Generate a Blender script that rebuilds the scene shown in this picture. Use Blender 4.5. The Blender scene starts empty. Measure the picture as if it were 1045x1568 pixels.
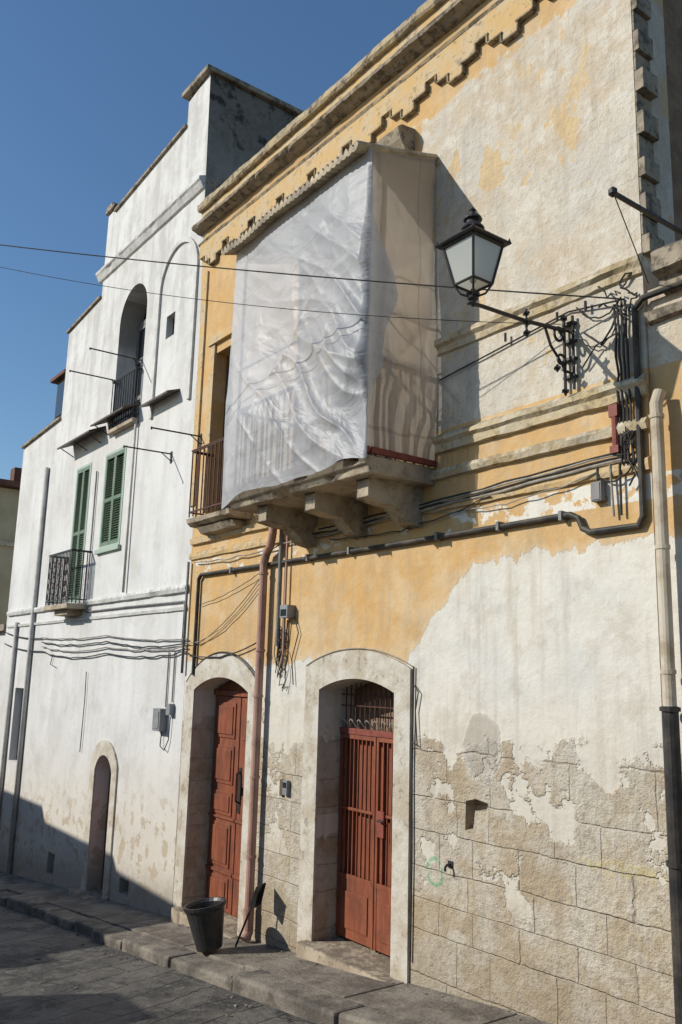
import bpy, math, random, bmesh
from mathutils import Vector, Matrix, noise as mn
random.seed(7)
FY=5.7
def g(x):
    x=max(-45.0,min(12.0,x)); return -2.06+0.106*x
# ------------------------------------------------------------------ shaders
class S:
    def __init__(s,name):
        s.mat=bpy.data.materials.new(name); s.mat.use_nodes=True
        s.t=s.mat.node_tree; s.t.nodes.clear()
        s.geo=s.t.nodes.new('ShaderNodeNewGeometry'); s.pos=s.geo.outputs['Position']
        sp=s.t.nodes.new('ShaderNodeSeparateXYZ'); s.t.links.new(s.pos,sp.inputs[0])
        s.X,s.Y,s.Z=sp.outputs
        sn=s.t.nodes.new('ShaderNodeSeparateXYZ'); s.t.links.new(s.geo.outputs['Normal'],sn.inputs[0])
        s.NX,s.NY,s.NZ=sn.outputs
    def put(s,inp,v):
        if isinstance(v,bpy.types.NodeSocket): s.t.links.new(v,inp)
        elif isinstance(v,(tuple,list)) and len(v)==3 and inp.type=='RGBA': inp.default_value=(*v,1)
        else: inp.default_value=v
    def m(s,op,a,b=None,c=None,clamp=False):
        n=s.t.nodes.new('ShaderNodeMath'); n.operation=op; n.use_clamp=clamp
        s.put(n.inputs[0],a)
        if b is not None: s.put(n.inputs[1],b)
        if c is not None: s.put(n.inputs[2],c)
        return n.outputs[0]
    def vec(s,x,y,z):
        n=s.t.nodes.new('ShaderNodeCombineXYZ')
        for i,v in enumerate((x,y,z)): s.put(n.inputs[i],v)
        return n.outputs[0]
    def scaled(s,a,b,c):
        return s.vec(s.m('MULTIPLY',s.X,a),s.m('MULTIPLY',s.Y,b),s.m('MULTIPLY',s.Z,c))
    def noise(s,scale,detail=6,rough=.6,vec=None,dist=0):
        n=s.t.nodes.new('ShaderNodeTexNoise'); s.put(n.inputs['Vector'],vec or s.pos)
        n.inputs['Scale'].default_value=scale; n.inputs['Detail'].default_value=min(detail,5)
        n.inputs['Roughness'].default_value=rough; n.inputs['Distortion'].default_value=dist
        return n.outputs[0]
    def mix(s,f,a,b,mode='MIX'):
        n=s.t.nodes.new('ShaderNodeMixRGB'); n.blend_type=mode
        s.put(n.inputs[0],f); s.put(n.inputs[1],a); s.put(n.inputs[2],b)
        return n.outputs[0]
    def step(s,v,e,w):
        n=s.t.nodes.new('ShaderNodeMapRange'); n.interpolation_type='SMOOTHSTEP'
        s.put(n.inputs[0],v); n.inputs[1].default_value=e-w; n.inputs[2].default_value=e+w
        return n.outputs[0]
    def inv(s,v): return s.m('SUBTRACT',1.0,v)
    def mul(s,*a):
        r=a[0]
        for b in a[1:]: r=s.m('MULTIPLY',r,b)
        return r
    def add(s,*a):
        r=a[0]
        for b in a[1:]: r=s.m('ADD',r,b)
        return r
    def cen(s,n,k): return s.mul(s.m('SUBTRACT',n,.5),k)
    def bump(s,h,strength=.4,dist=.02,normal=None):
        n=s.t.nodes.new('ShaderNodeBump'); s.put(n.inputs['Height'],h)
        n.inputs['Strength'].default_value=strength; n.inputs['Distance'].default_value=dist
        if normal is not None: s.put(n.inputs['Normal'],normal)
        return n.outputs[0]
    def brick(s,vec,w,h,mortar=.012,c1=(1,1,1),c2=(0,0,0),cm=(.5,.5,.5),off=.5,freq=2,smooth=.35):
        n=s.t.nodes.new('ShaderNodeTexBrick'); s.put(n.inputs['Vector'],vec)
        n.offset=off; n.offset_frequency=freq; n.squash=1.35; n.squash_frequency=3
        n.inputs['Color1'].default_value=(*c1,1); n.inputs['Color2'].default_value=(*c2,1); n.inputs['Mortar'].default_value=(*cm,1)
        n.inputs['Scale'].default_value=1; n.inputs['Mortar Size'].default_value=mortar; n.inputs['Mortar Smooth'].default_value=smooth
        n.inputs['Brick Width'].default_value=w; n.inputs['Row Height'].default_value=h
        return n.outputs[0],n.outputs[1]
    def fin(s,col,rough=.9,normal=None,metal=0,spec=.3):
        b=s.t.nodes.new('ShaderNodeBsdfPrincipled'); o=s.t.nodes.new('ShaderNodeOutputMaterial')
        s.put(b.inputs['Base Color'],col); s.put(b.inputs['Roughness'],rough); s.put(b.inputs['Metallic'],metal)
        b.inputs['Specular IOR Level'].default_value=spec
        if normal is not None: s.put(b.inputs['Normal'],normal)
        s.t.links.new(b.outputs[0],o.inputs[0]); return s.mat

def simple(name,c1,c2,scale=6,rough=.7,bump=.3,dist=.01,metal=0,spec=.3,stretch=None,dirt=None):
    s=S(name); v=s.scaled(*stretch) if stretch else None
    n=s.noise(scale,6,.65,v); f=s.step(n,.5,.16)
    c=s.mix(f,c1,c2)
    if dirt:
        d=s.step(s.noise(2.3,6,.7),.55,.1); c=s.mix(s.mul(d,.8),c,dirt)
    return s.fin(c,rough,s.bump(s.noise(scale*7,5,.7,v),bump,dist),metal,spec)

def facade_mat():
    s=S('weathered_ochre_plaster')
    n1=s.noise(.9,6,.62); n2=s.noise(4.2,6,.68); n3=s.noise(22,5,.65)
    n4=s.noise(1.7,6,.6,s.vec(s.X,s.Z,7.3))
    nv=s.noise(1,6,.65,s.scaled(4.5,4.5,1.2))
    ochre=s.mix(s.step(n2,.5,.2),(.53,.32,.125),(.58,.385,.185))
    ochre=s.mix(s.mul(s.step(n1,.54,.10),.55),ochre,(.49,.34,.18))
    ochre=s.mix(s.mul(s.step(n4,.55,.08),.5),ochre,(.60,.48,.32))
    white=s.mix(s.step(n2,.52,.18),(.65,.62,.55),(.59,.555,.48))
    white=s.mix(s.mul(s.step(n4,.55,.08),.5),white,(.54,.53,.50))
    pink=s.mix(s.step(n1,.5,.10),(.56,.51,.42),(.51,.42,.31))
    pink=s.mix(s.mul(s.step(n2,.54,.07),.75),pink,(.62,.585,.51))
    pink=s.mix(s.mul(s.step(n4,.54,.05),.6),pink,(.50,.475,.42))
    rowz=s.noise(1,2,.5,s.vec(3.7,0.0,s.mul(s.Z,1.6)))
    wob=s.noise(2.2,3,.6)
    zz=s.add(s.Z,s.cen(rowz,.55),s.cen(wob,.05),s.cen(n2,.035),s.mul(s.X,-.012))
    xx=s.add(s.X,s.cen(s.noise(1,2,.5,s.vec(s.mul(s.X,.9),0.0,0.0)),1.0),s.cen(n2,.05))
    bc,bf=s.brick(s.vec(xx,zz,0.0),.56,.31,.010,smooth=.9)
    cellc=s.noise(1.9,1,.5,s.vec(xx,zz,2.0))
    stone=s.mix(bc,(.42,.34,.225),(.53,.455,.335))
    stone=s.mix(s.step(cellc,.5,.08),stone,(.50,.45,.36))
    stone=s.mix(s.mul(s.step(n2,.52,.10),.75),stone,(.57,.525,.445))
    stone=s.mix(s.mul(s.step(n1,.54,.05),.65),stone,(.38,.285,.175))
    rough=s.noise(11,6,.8)
    stone=s.mix(s.mul(s.step(rough,.57,.06),.5),stone,(.25,.195,.135))
    jv=s.step(s.add(s.noise(1.4,4,.6),s.cen(n2,.3)),.47,.09)
    stone=s.mix(s.mul(bf,jv,.42),stone,(.25,.20,.14))
    bnd=s.m('MAXIMUM',s.m('MINIMUM',s.m('ADD',s.X,6.67),1.10),.16)
    d=s.m('SUBTRACT',bnd,s.Z)
    d=s.add(d,s.cen(nv,.45),s.cen(n2,.18))
    lowwhite=s.step(d,0.0,.012)
    col=s.mix(lowwhite,ochre,white)
    fr=s.mul(s.step(d,-.06,.05),s.inv(lowwhite)); col=s.mix(s.mul(fr,.35),col,(.66,.55,.40))
    d2=s.add(s.m('SUBTRACT',-.62,s.Z),s.cen(n1,1.1),s.cen(n2,.55),s.cen(cellc,.9))
    rem=s.inv(s.mul(s.step(s.add(n4,s.cen(n2,.35)),.60,.012),s.inv(s.step(s.mul(s.Z,-1.0),1.9,.3))))
    st=s.mul(s.step(d2,0,.03),rem)
    lower=s.mix(.5,white,(.56,.50,.38))
    col=s.mix(s.mul(s.step(s.mul(s.Z,-1.0),.4,.5),.8),col,lower)
    col=s.mix(s.mul(st,.92),col,stone)
    du=s.add(s.m('ADD',s.X,6.35),s.cen(n1,3.0),s.cen(n2,1.2))
    up=s.mul(s.step(du,0,.05),s.step(s.Z,2.45,.01))
    dt=s.add(s.m('SUBTRACT',6.02,s.Z),s.cen(n1,1.6),s.cen(n2,.9))
    up=s.mul(up,s.step(dt,0,.05))
    isl=s.step(s.add(s.noise(1.35,6,.6,s.scaled(1.4,1,.8)),s.cen(n2,.35)),.63,.012)
    ucol=s.mix(s.mul(isl,.8),pink,(.57,.41,.21))
    bu,bfu=s.brick(s.vec(s.add(s.X,s.cen(wob,.12)),s.add(s.Z,s.cen(rowz,.4),s.cen(n2,.04)),0.0),.55,.27,.007,smooth=.9)
    ucol=s.mix(s.mul(bfu,jv,.13),ucol,(.36,.27,.18)); ucol=s.mix(s.mul(s.step(n1,.5,.1),s.mul(bu,.22)),ucol,(.64,.59,.50))
    ucol=s.mix(s.mul(s.step(rough,.57,.05),.35),ucol,(.36,.28,.20))
    col=s.mix(up,col,ucol)
    dm=s.step(s.m('ABSOLUTE',s.m('SUBTRACT',s.Z,1.50)),.10,.001)
    pe=s.mul(s.inv(dm),s.step(s.add(n2,s.mul(s.step(s.X,-5.0,.9),.12)),.58,.01)); col=s.mix(pe,col,(.66,.63,.56))
    ex=s.m('DIVIDE',s.m('ADD',s.X,5.47),.23); ez=s.m('DIVIDE',s.m('ADD',s.Z,.57),.29)
    r=s.m('SQRT',s.add(s.mul(ex,ex),s.mul(ez,ez))); r=s.add(r,s.cen(n2,.9))
    cem=s.inv(s.step(r,1,.03)); col=s.mix(cem,col,s.mix(n2,(.48,.44,.37),(.40,.37,.31)))
    edge=s.mul(s.step(r,.9,.05),s.inv(s.step(r,1.12,.04))); col=s.mix(s.mul(edge,.35),col,(.66,.63,.56))
    ex=s.m('DIVIDE',s.m('ADD',s.X,6.07),.105); ez=s.m('DIVIDE',s.m('ADD',s.Z,1.72),.12)
    r=s.m('SQRT',s.add(s.mul(ex,ex),s.mul(ez,ez)))
    ring=s.mul(s.inv(s.step(s.m('ABSOLUTE',s.m('SUBTRACT',s.add(r,s.mul(n2,.5)),1.2)),.14,.08)),s.step(n3,.44,.06)); col=s.mix(s.mul(ring,.7),col,(.12,.40,.18))
    ex=s.m('DIVIDE',s.m('ADD',s.X,4.05),.45); ez=s.m('DIVIDE',s.m('ADD',s.Z,1.34),.07)
    r=s.add(s.m('SQRT',s.add(s.mul(ex,ex),s.mul(ez,ez))),s.cen(n2,1.6)); ys=s.mul(s.inv(s.step(r,.8,.3)),s.step(n3,.52,.05)); col=s.mix(s.mul(ys,.32),col,(.62,.54,.10))
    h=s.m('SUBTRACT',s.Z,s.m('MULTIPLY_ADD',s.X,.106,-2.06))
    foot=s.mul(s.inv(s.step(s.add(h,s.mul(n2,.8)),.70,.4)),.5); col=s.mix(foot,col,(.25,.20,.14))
    stre=s.step(s.noise(1,6,.65,s.scaled(7,7,.55)),.58,.09); col=s.mix(s.mul(stre,.30),col,(.35,.28,.20))
    soot=s.mul(s.step(s.add(s.Z,s.mul(n2,.5)),7.05,.35),.3); col=s.mix(soot,col,(.16,.13,.10))
    grime=s.step(s.noise(2.6,6,.75),.57,.07); col=s.mix(s.mul(grime,.26),col,(.36,.30,.22))
    hgt=s.add(s.mul(n2,.35),s.mul(n3,.22),s.mul(lowwhite,-.10),s.mul(up,-.16),s.mul(bf,s.mul(st,-.42)),s.mul(bfu,s.mul(up,-.05)),s.mul(bc,s.mul(st,.25)),s.mul(rough,s.mul(s.m('MAXIMUM',st,s.mul(up,.4)),1.1)),s.mul(st,-.25),s.mul(cem,.2),s.mul(s.noise(1.3,3,.5),.7))
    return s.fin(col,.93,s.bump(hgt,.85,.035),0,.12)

def white_mat():
    s=S('whitewashed_plaster')
    n1=s.noise(.7,6,.6); n2=s.noise(4,6,.65); n3=s.noise(25,5,.6)
    c=s.mix(s.step(n1,.5,.15),(.66,.65,.63),(.585,.575,.55))
    sv=s.noise(1,6,.62,s.scaled(3.5,3.5,.35))
    stre=s.step(sv,.55,.12); c=s.mix(s.mul(stre,.28),c,(.42,.405,.37))
    hi=s.mul(s.step(s.Z,5.0,2.0),s.step(s.add(sv,s.cen(n2,.6)),.53,.12)); c=s.mix(s.mul(hi,.36),c,(.34,.33,.305))
    pt=s.step(s.add(n1,s.cen(n2,.35)),.57,.02); c=s.mix(s.mul(pt,.22),c,(.50,.48,.44))
    h=s.m('SUBTRACT',s.Z,s.m('MULTIPLY_ADD',s.X,.106,-2.06))
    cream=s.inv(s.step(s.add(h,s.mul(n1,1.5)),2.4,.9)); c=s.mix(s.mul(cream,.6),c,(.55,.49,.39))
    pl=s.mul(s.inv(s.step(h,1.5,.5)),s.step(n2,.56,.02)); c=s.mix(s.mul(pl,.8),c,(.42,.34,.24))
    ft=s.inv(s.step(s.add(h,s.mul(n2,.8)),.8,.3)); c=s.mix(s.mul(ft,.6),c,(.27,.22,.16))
    gr=s.step(s.noise(2.2,6,.75),.57,.07); c=s.mix(s.mul(gr,.20),c,(.33,.31,.27))
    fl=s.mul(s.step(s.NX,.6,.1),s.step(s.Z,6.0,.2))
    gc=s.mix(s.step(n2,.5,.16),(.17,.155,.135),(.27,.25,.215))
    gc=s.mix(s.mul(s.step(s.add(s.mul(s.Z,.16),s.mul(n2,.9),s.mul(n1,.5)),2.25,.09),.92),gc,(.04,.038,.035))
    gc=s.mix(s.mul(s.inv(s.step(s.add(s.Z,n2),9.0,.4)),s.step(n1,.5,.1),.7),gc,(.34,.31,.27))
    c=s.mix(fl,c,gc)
    hg=s.add(s.mul(n2,.5),s.mul(n3,.25),s.mul(s.noise(1.6,4,.5),.9),s.mul(pl,-.2))
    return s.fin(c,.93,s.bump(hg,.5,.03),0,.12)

def trim_mat(name,c1,c2,dark=.45,thr=.56):
    s=S(name); n=s.noise(3,6,.68); n2=s.noise(11,6,.7); n3=s.noise(45,4,.6)
    c=s.mix(s.step(n,.5,.12),c1,c2)
    dk=s.step(s.add(n2,s.cen(n,.4),s.mul(s.step(s.NZ,.3,.3),.12)),thr,.07); c=s.mix(s.mul(dk,dark+.3),c,(.07,.06,.05))
    return s.fin(c,.93,s.bump(s.add(n2,s.mul(n3,.4)),.6,.02),0,.15)

def road_mat():
    s=S('worn_stone_paving')
    wob=s.noise(1.1,4,.6); u=s.add(s.mul(s.X,.97),s.mul(s.Y,.24),s.cen(wob,.35)); v=s.add(s.mul(s.X,-.24),s.mul(s.Y,.97),s.cen(wob,.25))
    bc,bf=s.brick(s.vec(v,u,0.0),.75,.42,.012,smooth=.6)
    n=s.noise(1.3,6,.7); n2=s.noise(30,5,.65); n3=s.noise(6,6,.7)
    c=s.mix(bc,(.075,.071,.064),(.125,.118,.105)); c=s.mix(s.step(n,.53,.06),c,(.045,.044,.042)); c=s.mix(s.mul(s.step(n3,.55,.06),.5),c,(.17,.155,.13)); c=s.mix(s.mul(s.step(n2,.55,.08),.3),c,(.17,.16,.14))
    c=s.mix(s.mul(bf,s.step(n3,.42,.08),.8),c,(.022,.02,.018))
    return s.fin(c,s.m('MULTIPLY_ADD',n,.5,.40),s.bump(s.add(s.mul(bf,-.6),s.mul(n,1.2),s.mul(n3,.5),s.mul(n2,.25),s.mul(bc,.2)),.9,.04),0,.3)

M={}
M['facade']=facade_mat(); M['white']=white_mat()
M['trim']=trim_mat('ochre_stone_trim',(.55,.37,.17),(.52,.41,.26),.2,.61)
M['cornice']=trim_mat('weathered_cornice_stone',(.46,.37,.23),(.34,.28,.20),.4,.57)
M['lip']=trim_mat('shadow_grey_stone_lip',(.34,.27,.17),(.23,.19,.13),.4,.55)  # grey stone line, darkened to carry the frieze's shadow outline in its colour
M['trimgrey']=trim_mat('grey_stone_cornice',(.36,.30,.22),(.26,.22,.17),.4,.55)
M['trimcream']=trim_mat('cream_string_course',(.52,.46,.35),(.47,.37,.22),.15,.60)
M['jamb']=trim_mat('limestone_door_surround',(.57,.54,.47),(.45,.39,.30),.12,.63)
M['slab']=trim_mat('balcony_stone',(.45,.38,.28),(.33,.27,.20),.2,.60)
M['whitetrim']=trim_mat('white_trim',(.62,.61,.58),(.50,.49,.46),.1,.66)
M['road']=road_mat()
M['pave']=simple('pavement_cement',(.17,.147,.12),(.27,.24,.195),3,.9,.8,.03,dirt=(.095,.08,.066))
M['kerb']=simple('kerb_limestone',(.17,.148,.125),(.28,.25,.20),4,.85,.8,.03,dirt=(.075,.066,.056))
M['iron']=simple('black_iron',(.016,.016,.018),(.035,.032,.030),12,.5,.3,.004,spec=.4)
M['rust']=simple('rusty_railing_iron',(.05,.025,.018),(.12,.045,.03),18,.7,.4,.004)
M['redrail']=simple('oxide_red_paint',(.17,.040,.028),(.24,.07,.05),9,.6,.3,.004)
M['reddoor']=simple('red_brown_door_paint',(.195,.053,.026),(.265,.088,.044),3,.55,.3,.006,stretch=(6,6,.8),spec=.3,dirt=(.14,.052,.032))
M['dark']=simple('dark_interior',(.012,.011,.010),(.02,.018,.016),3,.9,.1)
M['green']=simple('green_shutter_paint',(.10,.16,.105),(.145,.21,.14),8,.6,.2,.004,dirt=(.17,.21,.15))
M['greenframe']=simple('pale_green_frame',(.30,.39,.31),(.36,.43,.35),8,.6,.2,.004)
M['pinkpipe']=simple('terracotta_pink_pipe',(.35,.19,.145),(.44,.27,.21),3,.55,.2,.004,stretch=(4,4,.8),dirt=(.22,.14,.11))
M['creampipe']=simple('cream_pipe',(.52,.46,.36),(.42,.35,.25),3,.5,.2,.004,stretch=(4,4,.8),dirt=(.28,.20,.12))
M['greypipe']=simple('grey_conduit',(.13,.13,.125),(.22,.21,.20),6,.6,.2,.003)
M['blackpipe']=simple('black_conduit',(.018,.018,.018),(.045,.04,.036),6,.55,.2,.003,dirt=(.09,.075,.055))
M['wpipe']=simple('whitewashed_pipe',(.55,.53,.49),(.42,.40,.36),5,.7,.2,.003)
M['cable']=simple('black_cable',(.02,.02,.02),(.05,.045,.04),9,.6,.1,.002)
M['gcable']=simple('grey_cable',(.22,.20,.17),(.35,.32,.27),9,.7,.1,.002)
M['box']=simple('grey_plastic_box',(.20,.21,.21),(.26,.27,.27),5,.5,.1,.002)
M['corr']=simple('ribbed_roof_sheet',(.52,.43,.29),(.36,.29,.19),7,.6,.4,.004,dirt=(.18,.14,.10))
M['tin']=simple('brown_sheet_canopy',(.05,.038,.03),(.10,.07,.05),7,.6,.3,.004)
M['tile']=simple('roof_tile',(.16,.075,.045),(.10,.05,.035),4,.85,.5,.02)
M['farw']=simple('far_ochre_plaster',(.42,.34,.20),(.50,.41,.26),1.2,.9,.3,.02)
M['oppo']=simple('opposite_plaster',(.50,.42,.32),(.57,.50,.40),1.0,.9,.4,.02)
M['shade_side']=trim_mat('shaded_plaster_flank',(.20,.13,.085),(.27,.19,.125),.2,.60)  # plaster of the return face, with its shade put into the dark brown
M['plastic']=simple('black_plastic',(.015,.015,.016),(.03,.03,.03),8,.45,.2,.003,spec=.5)
M['pcb']=simple('balcony_door_wood',(.10,.065,.04),(.15,.10,.06),5,.6,.3,.004,stretch=(5,5,.7))
s=S('window_glass'); M['glass']=s.fin((.02,.025,.03),.06,None,0,.6)
s=S('frosted_lantern_glass')
d=s.t.nodes.new('ShaderNodeBsdfDiffuse'); s.put(d.inputs[0],(.62,.62,.56)); tr=s.t.nodes.new('ShaderNodeBsdfTranslucent'); s.put(tr.inputs[0],(.75,.75,.68))
gl=s.t.nodes.new('ShaderNodeBsdfGlossy'); gl.inputs['Roughness'].default_value=.15
a=s.t.nodes.new('ShaderNodeMixShader'); a.inputs[0].default_value=.5; s.t.links.new(d.outputs[0],a.inputs[1]); s.t.links.new(tr.outputs[0],a.inputs[2])
b=s.t.nodes.new('ShaderNodeMixShader'); b.inputs[0].default_value=.08; s.t.links.new(a.outputs[0],b.inputs[1]); s.t.links.new(gl.outputs[0],b.inputs[2])
o=s.t.nodes.new('ShaderNodeOutputMaterial'); s.t.links.new(b.outputs[0],o.inputs[0]); M['lglass']=s.mat
def sheet(name,cd,ct,transp,gloss,bstr,rough=.35,tf=.5,seam=False,grid=False):
    s=S(name)
    w1=s.noise(2.2,3,.5,s.vec(s.add(s.X,s.Y,s.mul(s.Z,.5)),s.Y,s.mul(s.Z,1.1)),.8)
    hz=s.noise(1,4,.55,s.vec(s.mul(s.add(s.X,s.Y),1.6),0.0,s.mul(s.add(s.Z,s.mul(s.X,-.18)),8.0)))
    hgt=s.add(s.mul(w1,1.0),s.mul(hz,.16))
    nb=s.bump(hgt,bstr,.10)
    st=s.step(s.noise(1.2,5,.6),.5,.14)
    c=s.mix(s.mul(st,.30),cd,tuple(x*.66 for x in cd)); ctc=s.mix(s.mul(st,.40),ct,tuple(x*.70 for x in ct))
    if seam:
        se=s.m('ABSOLUTE',s.m('SUBTRACT',s.m('FRACT',s.mul(s.add(s.Y,s.mul(w1,.08)),1.55)),.5)); se=s.inv(s.step(se,.012,.006))
        sz=s.m('ABSOLUTE',s.m('SUBTRACT',s.m('FRACT',s.mul(s.add(s.Z,s.mul(w1,.15)),.62)),.5)); sz=s.inv(s.step(sz,.010,.005))
        ctc=s.mix(s.mul(s.m('MAXIMUM',se,sz),.4),ctc,(.2,.15,.1))
    if grid:
        sz=s.m('ABSOLUTE',s.m('SUBTRACT',s.m('FRACT',s.mul(s.add(s.Z,s.mul(s.X,-.12),s.mul(w1,.10)),2.1)),.5)); sz=s.inv(s.step(sz,.02,.012))
        sx=s.m('ABSOLUTE',s.m('SUBTRACT',s.m('FRACT',s.mul(s.add(s.X,s.mul(w1,.15)),1.3)),.5)); sx=s.inv(s.step(sx,.010,.006))
        c=s.mix(s.mul(s.m('MAXIMUM',sz,sx),.22),c,(.25,.25,.25))
    d=s.t.nodes.new('ShaderNodeBsdfDiffuse'); s.put(d.inputs[0],c); s.put(d.inputs['Normal'],nb)
    tr=s.t.nodes.new('ShaderNodeBsdfTranslucent'); s.put(tr.inputs[0],ctc); s.put(tr.inputs['Normal'],nb)
    gl=s.t.nodes.new('ShaderNodeBsdfGlossy'); gl.inputs['Roughness'].default_value=rough; s.put(gl.inputs[0],(.9,.9,.9)); s.put(gl.inputs['Normal'],nb)
    tp=s.t.nodes.new('ShaderNodeBsdfTransparent')
    def mx(f,a,b):
        n=s.t.nodes.new('ShaderNodeMixShader'); n.inputs[0].default_value=f; s.t.links.new(a.outputs[0],n.inputs[1]); s.t.links.new(b.outputs[0],n.inputs[2]); return n
    r=mx(transp,mx(gloss,mx(tf,d,tr),gl),tp)
    o=s.t.nodes.new('ShaderNodeOutputMaterial'); s.t.links.new(r.outputs[0],o.inputs[0]); return s.mat
M['tarp']=sheet('silver_white_tarpaulin',(.58,.60,.63),(.60,.60,.60),.24,.035,.38,.45,.32,False,True)
M['tarp2']=sheet('translucent_beige_sheet',(.55,.49,.42),(.95,.86,.74),.13,.04,.25,.3,.70,True)

# ------------------------------------------------------------------ mesh builder
def empty(name,loc=(0,0,0)):
    o=bpy.data.objects.new(name,None); bpy.context.collection.objects.link(o); o.empty_display_size=.2; return o
class MB:
    def __init__(s): s.v=[];s.f=[];s.mi=[];s.m=[]
    def mat(s,k):
        k=M[k] if isinstance(k,str) else k
        if k not in s.m: s.m.append(k)
        return s.m.index(k)
    def add(s,v,f,k):
        b=len(s.v); s.v+= [tuple(p) for p in v]; i=s.mat(k)
        for q in f: s.f.append([b+j for j in q]); s.mi.append(i)
    def box(s,x0,x1,y0,y1,z0,z1,k,rot=None,c=None):
        v=[Vector((x,y,z)) for x in(x0,x1) for y in(y0,y1) for z in(z0,z1)]
        if rot is not None:
            c=Vector(c) if c else sum(v,Vector())/8
            v=[c+rot@(p-c) for p in v]
        s.add(v,[(0,1,3,2),(4,6,7,5),(0,4,5,1),(2,3,7,6),(0,2,6,4),(1,5,7,3)],k)
    def prism(s,poly,y0,y1,k):
        n=len(poly); v=[(x,y0,z) for x,z in poly]+[(x,y1,z) for x,z in poly]
        f=[list(range(n)),list(range(2*n-1,n-1,-1))]+[(i,i+n,(i+1)%n+n,(i+1)%n) for i in range(n)]
        s.add(v,f,k)
    def mould(s,x0,x1,prof,k,step=.07,jit=.006,y=FY):
        n=max(2,int(abs(x1-x0)/step)); m=len(prof); v=[]
        for i in range(n+1):
            x=x0+(x1-x0)*i/n
            for j,(p,z) in enumerate(prof):
                q=Vector((x*3.1,j*5.7+z*2,x0)); a=mn.noise(q)*jit+mn.noise(q*4)*jit*.6; b=mn.noise(q+Vector((9,3,1)))*jit+mn.noise(q*4.3)*jit*.5
                ch=mn.noise(Vector((x*2.3,z*3,j)))
                if p>0.03 and ch>.42: a-=(ch-.42)*p*1.2
                if p<=0: a=0
                v.append((x,y-p-a,z+b))
        f=[]
        for i in range(n):
            for j in range(m):
                f.append((i*m+j,(i+1)*m+j,(i+1)*m+(j+1)%m,i*m+(j+1)%m))
        f.append(list(range(m))); f.append([n*m+j for j in range(m-1,-1,-1)])
        s.add(v,f,k)
    def tube(s,pts,r,k,n=8,cap=True):
        pts=[Vector(p) for p in pts]; R=r if isinstance(r,(list,tuple)) else [r]*len(pts)
        t0=(pts[1]-pts[0]).normalized(); up=Vector((0,0,1)) if abs(t0.z)<.9 else Vector((1,0,0))
        u=t0.cross(up).normalized(); v=[]
        for i,p in enumerate(pts):
            t=((pts[min(i+1,len(pts)-1)]-p).normalized()+(p-pts[max(i-1,0)]).normalized())
            t=t.normalized() if t.length>1e-6 else t0
            u=(u-t*u.dot(t)).normalized(); w=t.cross(u)
            for j in range(n):
                a=2*math.pi*j/n; v.append(p+(u*math.cos(a)+w*math.sin(a))*R[i])
        f=[(i*n+j,i*n+(j+1)%n,(i+1)*n+(j+1)%n,(i+1)*n+j) for i in range(len(pts)-1) for j in range(n)]
        if cap: f.append(list(range(n-1,-1,-1))); f.append([(len(pts)-1)*n+j for j in range(n)])
        s.add(v,f,k)
    def lathe(s,c,prof,k,n=16,rot0=0):
        c=Vector(c); v=[]
        for r,z in prof:
            for j in range(n):
                a=rot0+2*math.pi*j/n; v.append(c+Vector((r*math.cos(a),r*math.sin(a),z)))
        m=len(prof); f=[(i*n+j,i*n+(j+1)%n,(i+1)*n+(j+1)%n,(i+1)*n+j) for i in range(m-1) for j in range(n)]
        f.append(list(range(n-1,-1,-1))); f.append([(m-1)*n+j for j in range(n)]); s.add(v,f,k)
    def obj(s,name,parent=None,bevel=0,smooth=False):
        me=bpy.data.meshes.new(name); me.from_pydata(s.v,[],s.f)
        for mt in s.m: me.materials.append(mt)
        me.polygons.foreach_set('material_index',s.mi)
        if smooth: me.polygons.foreach_set('use_smooth',[True]*len(me.polygons))
        me.update(); o=bpy.data.objects.new(name,me); bpy.context.collection.objects.link(o)
        if parent: o.parent=parent
        if bevel:
            b=o.modifiers.new('b','BEVEL'); b.width=bevel; b.segments=2; b.limit_method='ANGLE'
        return o
def arch(xl,xr,zb,zs,za,n=18):
    w=(xr-xl)/2; h=za-zs; R=(w*w+h*h)/(2*h); cx=(xl+xr)/2; cz=za-R; a0=math.asin(min(1,w/R))
    if h>=w-1e-4: a0=math.pi/2
    p=[(xl,zb)]
    for i in range(n+1):
        a=-a0+2*a0*i/n; p.append((cx+R*math.sin(a),cz+R*math.cos(a)))
    p.append((xr,zb)); return p
def fixn(o):
    bm=bmesh.new(); bm.from_mesh(o.data); bmesh.ops.recalc_face_normals(bm,faces=bm.faces); bm.to_mesh(o.data); bm.free()
def cut(wall,polys,y0=5.0,y1=7.5):
    cs=[]
    for p in polys:
        m=MB(); m.prism(p,y0,y1,'dark'); c=m.obj('cutter'); cs.append(c); fixn(c)
        b=wall.modifiers.new('c','BOOLEAN'); b.object=c; b.operation='DIFFERENCE'; b.solver='EXACT'
    bpy.context.view_layer.update()
    dg=bpy.context.evaluated_depsgraph_get(); me=bpy.data.meshes.new_from_object(wall.evaluated_get(dg))
    wall.modifiers.clear(); mats=[m for m in wall.data.materials]; wall.data=me
    me.materials.clear(); me.materials.append(mats[0])
    me.polygons.foreach_set('material_index',[0]*len(me.polygons))
    for c in cs: bpy.data.objects.remove(c,do_unlink=True)
def surround(m,ip,op,y0,y1,k):
    n=len(ip); v=[(x,y0,z) for x,z in ip]+[(x,y0,z) for x,z in op]+[(x,y1,z) for x,z in ip]+[(x,y1,z) for x,z in op]
    f=[]
    for i in range(n-1):
        f+=[(i,i+1,n+i+1,n+i),(2*n+i,2*n+i+1,i+1,i),(n+i,n+i+1,3*n+i+1,3*n+i)]
    m.add(v,f,k)

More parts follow.
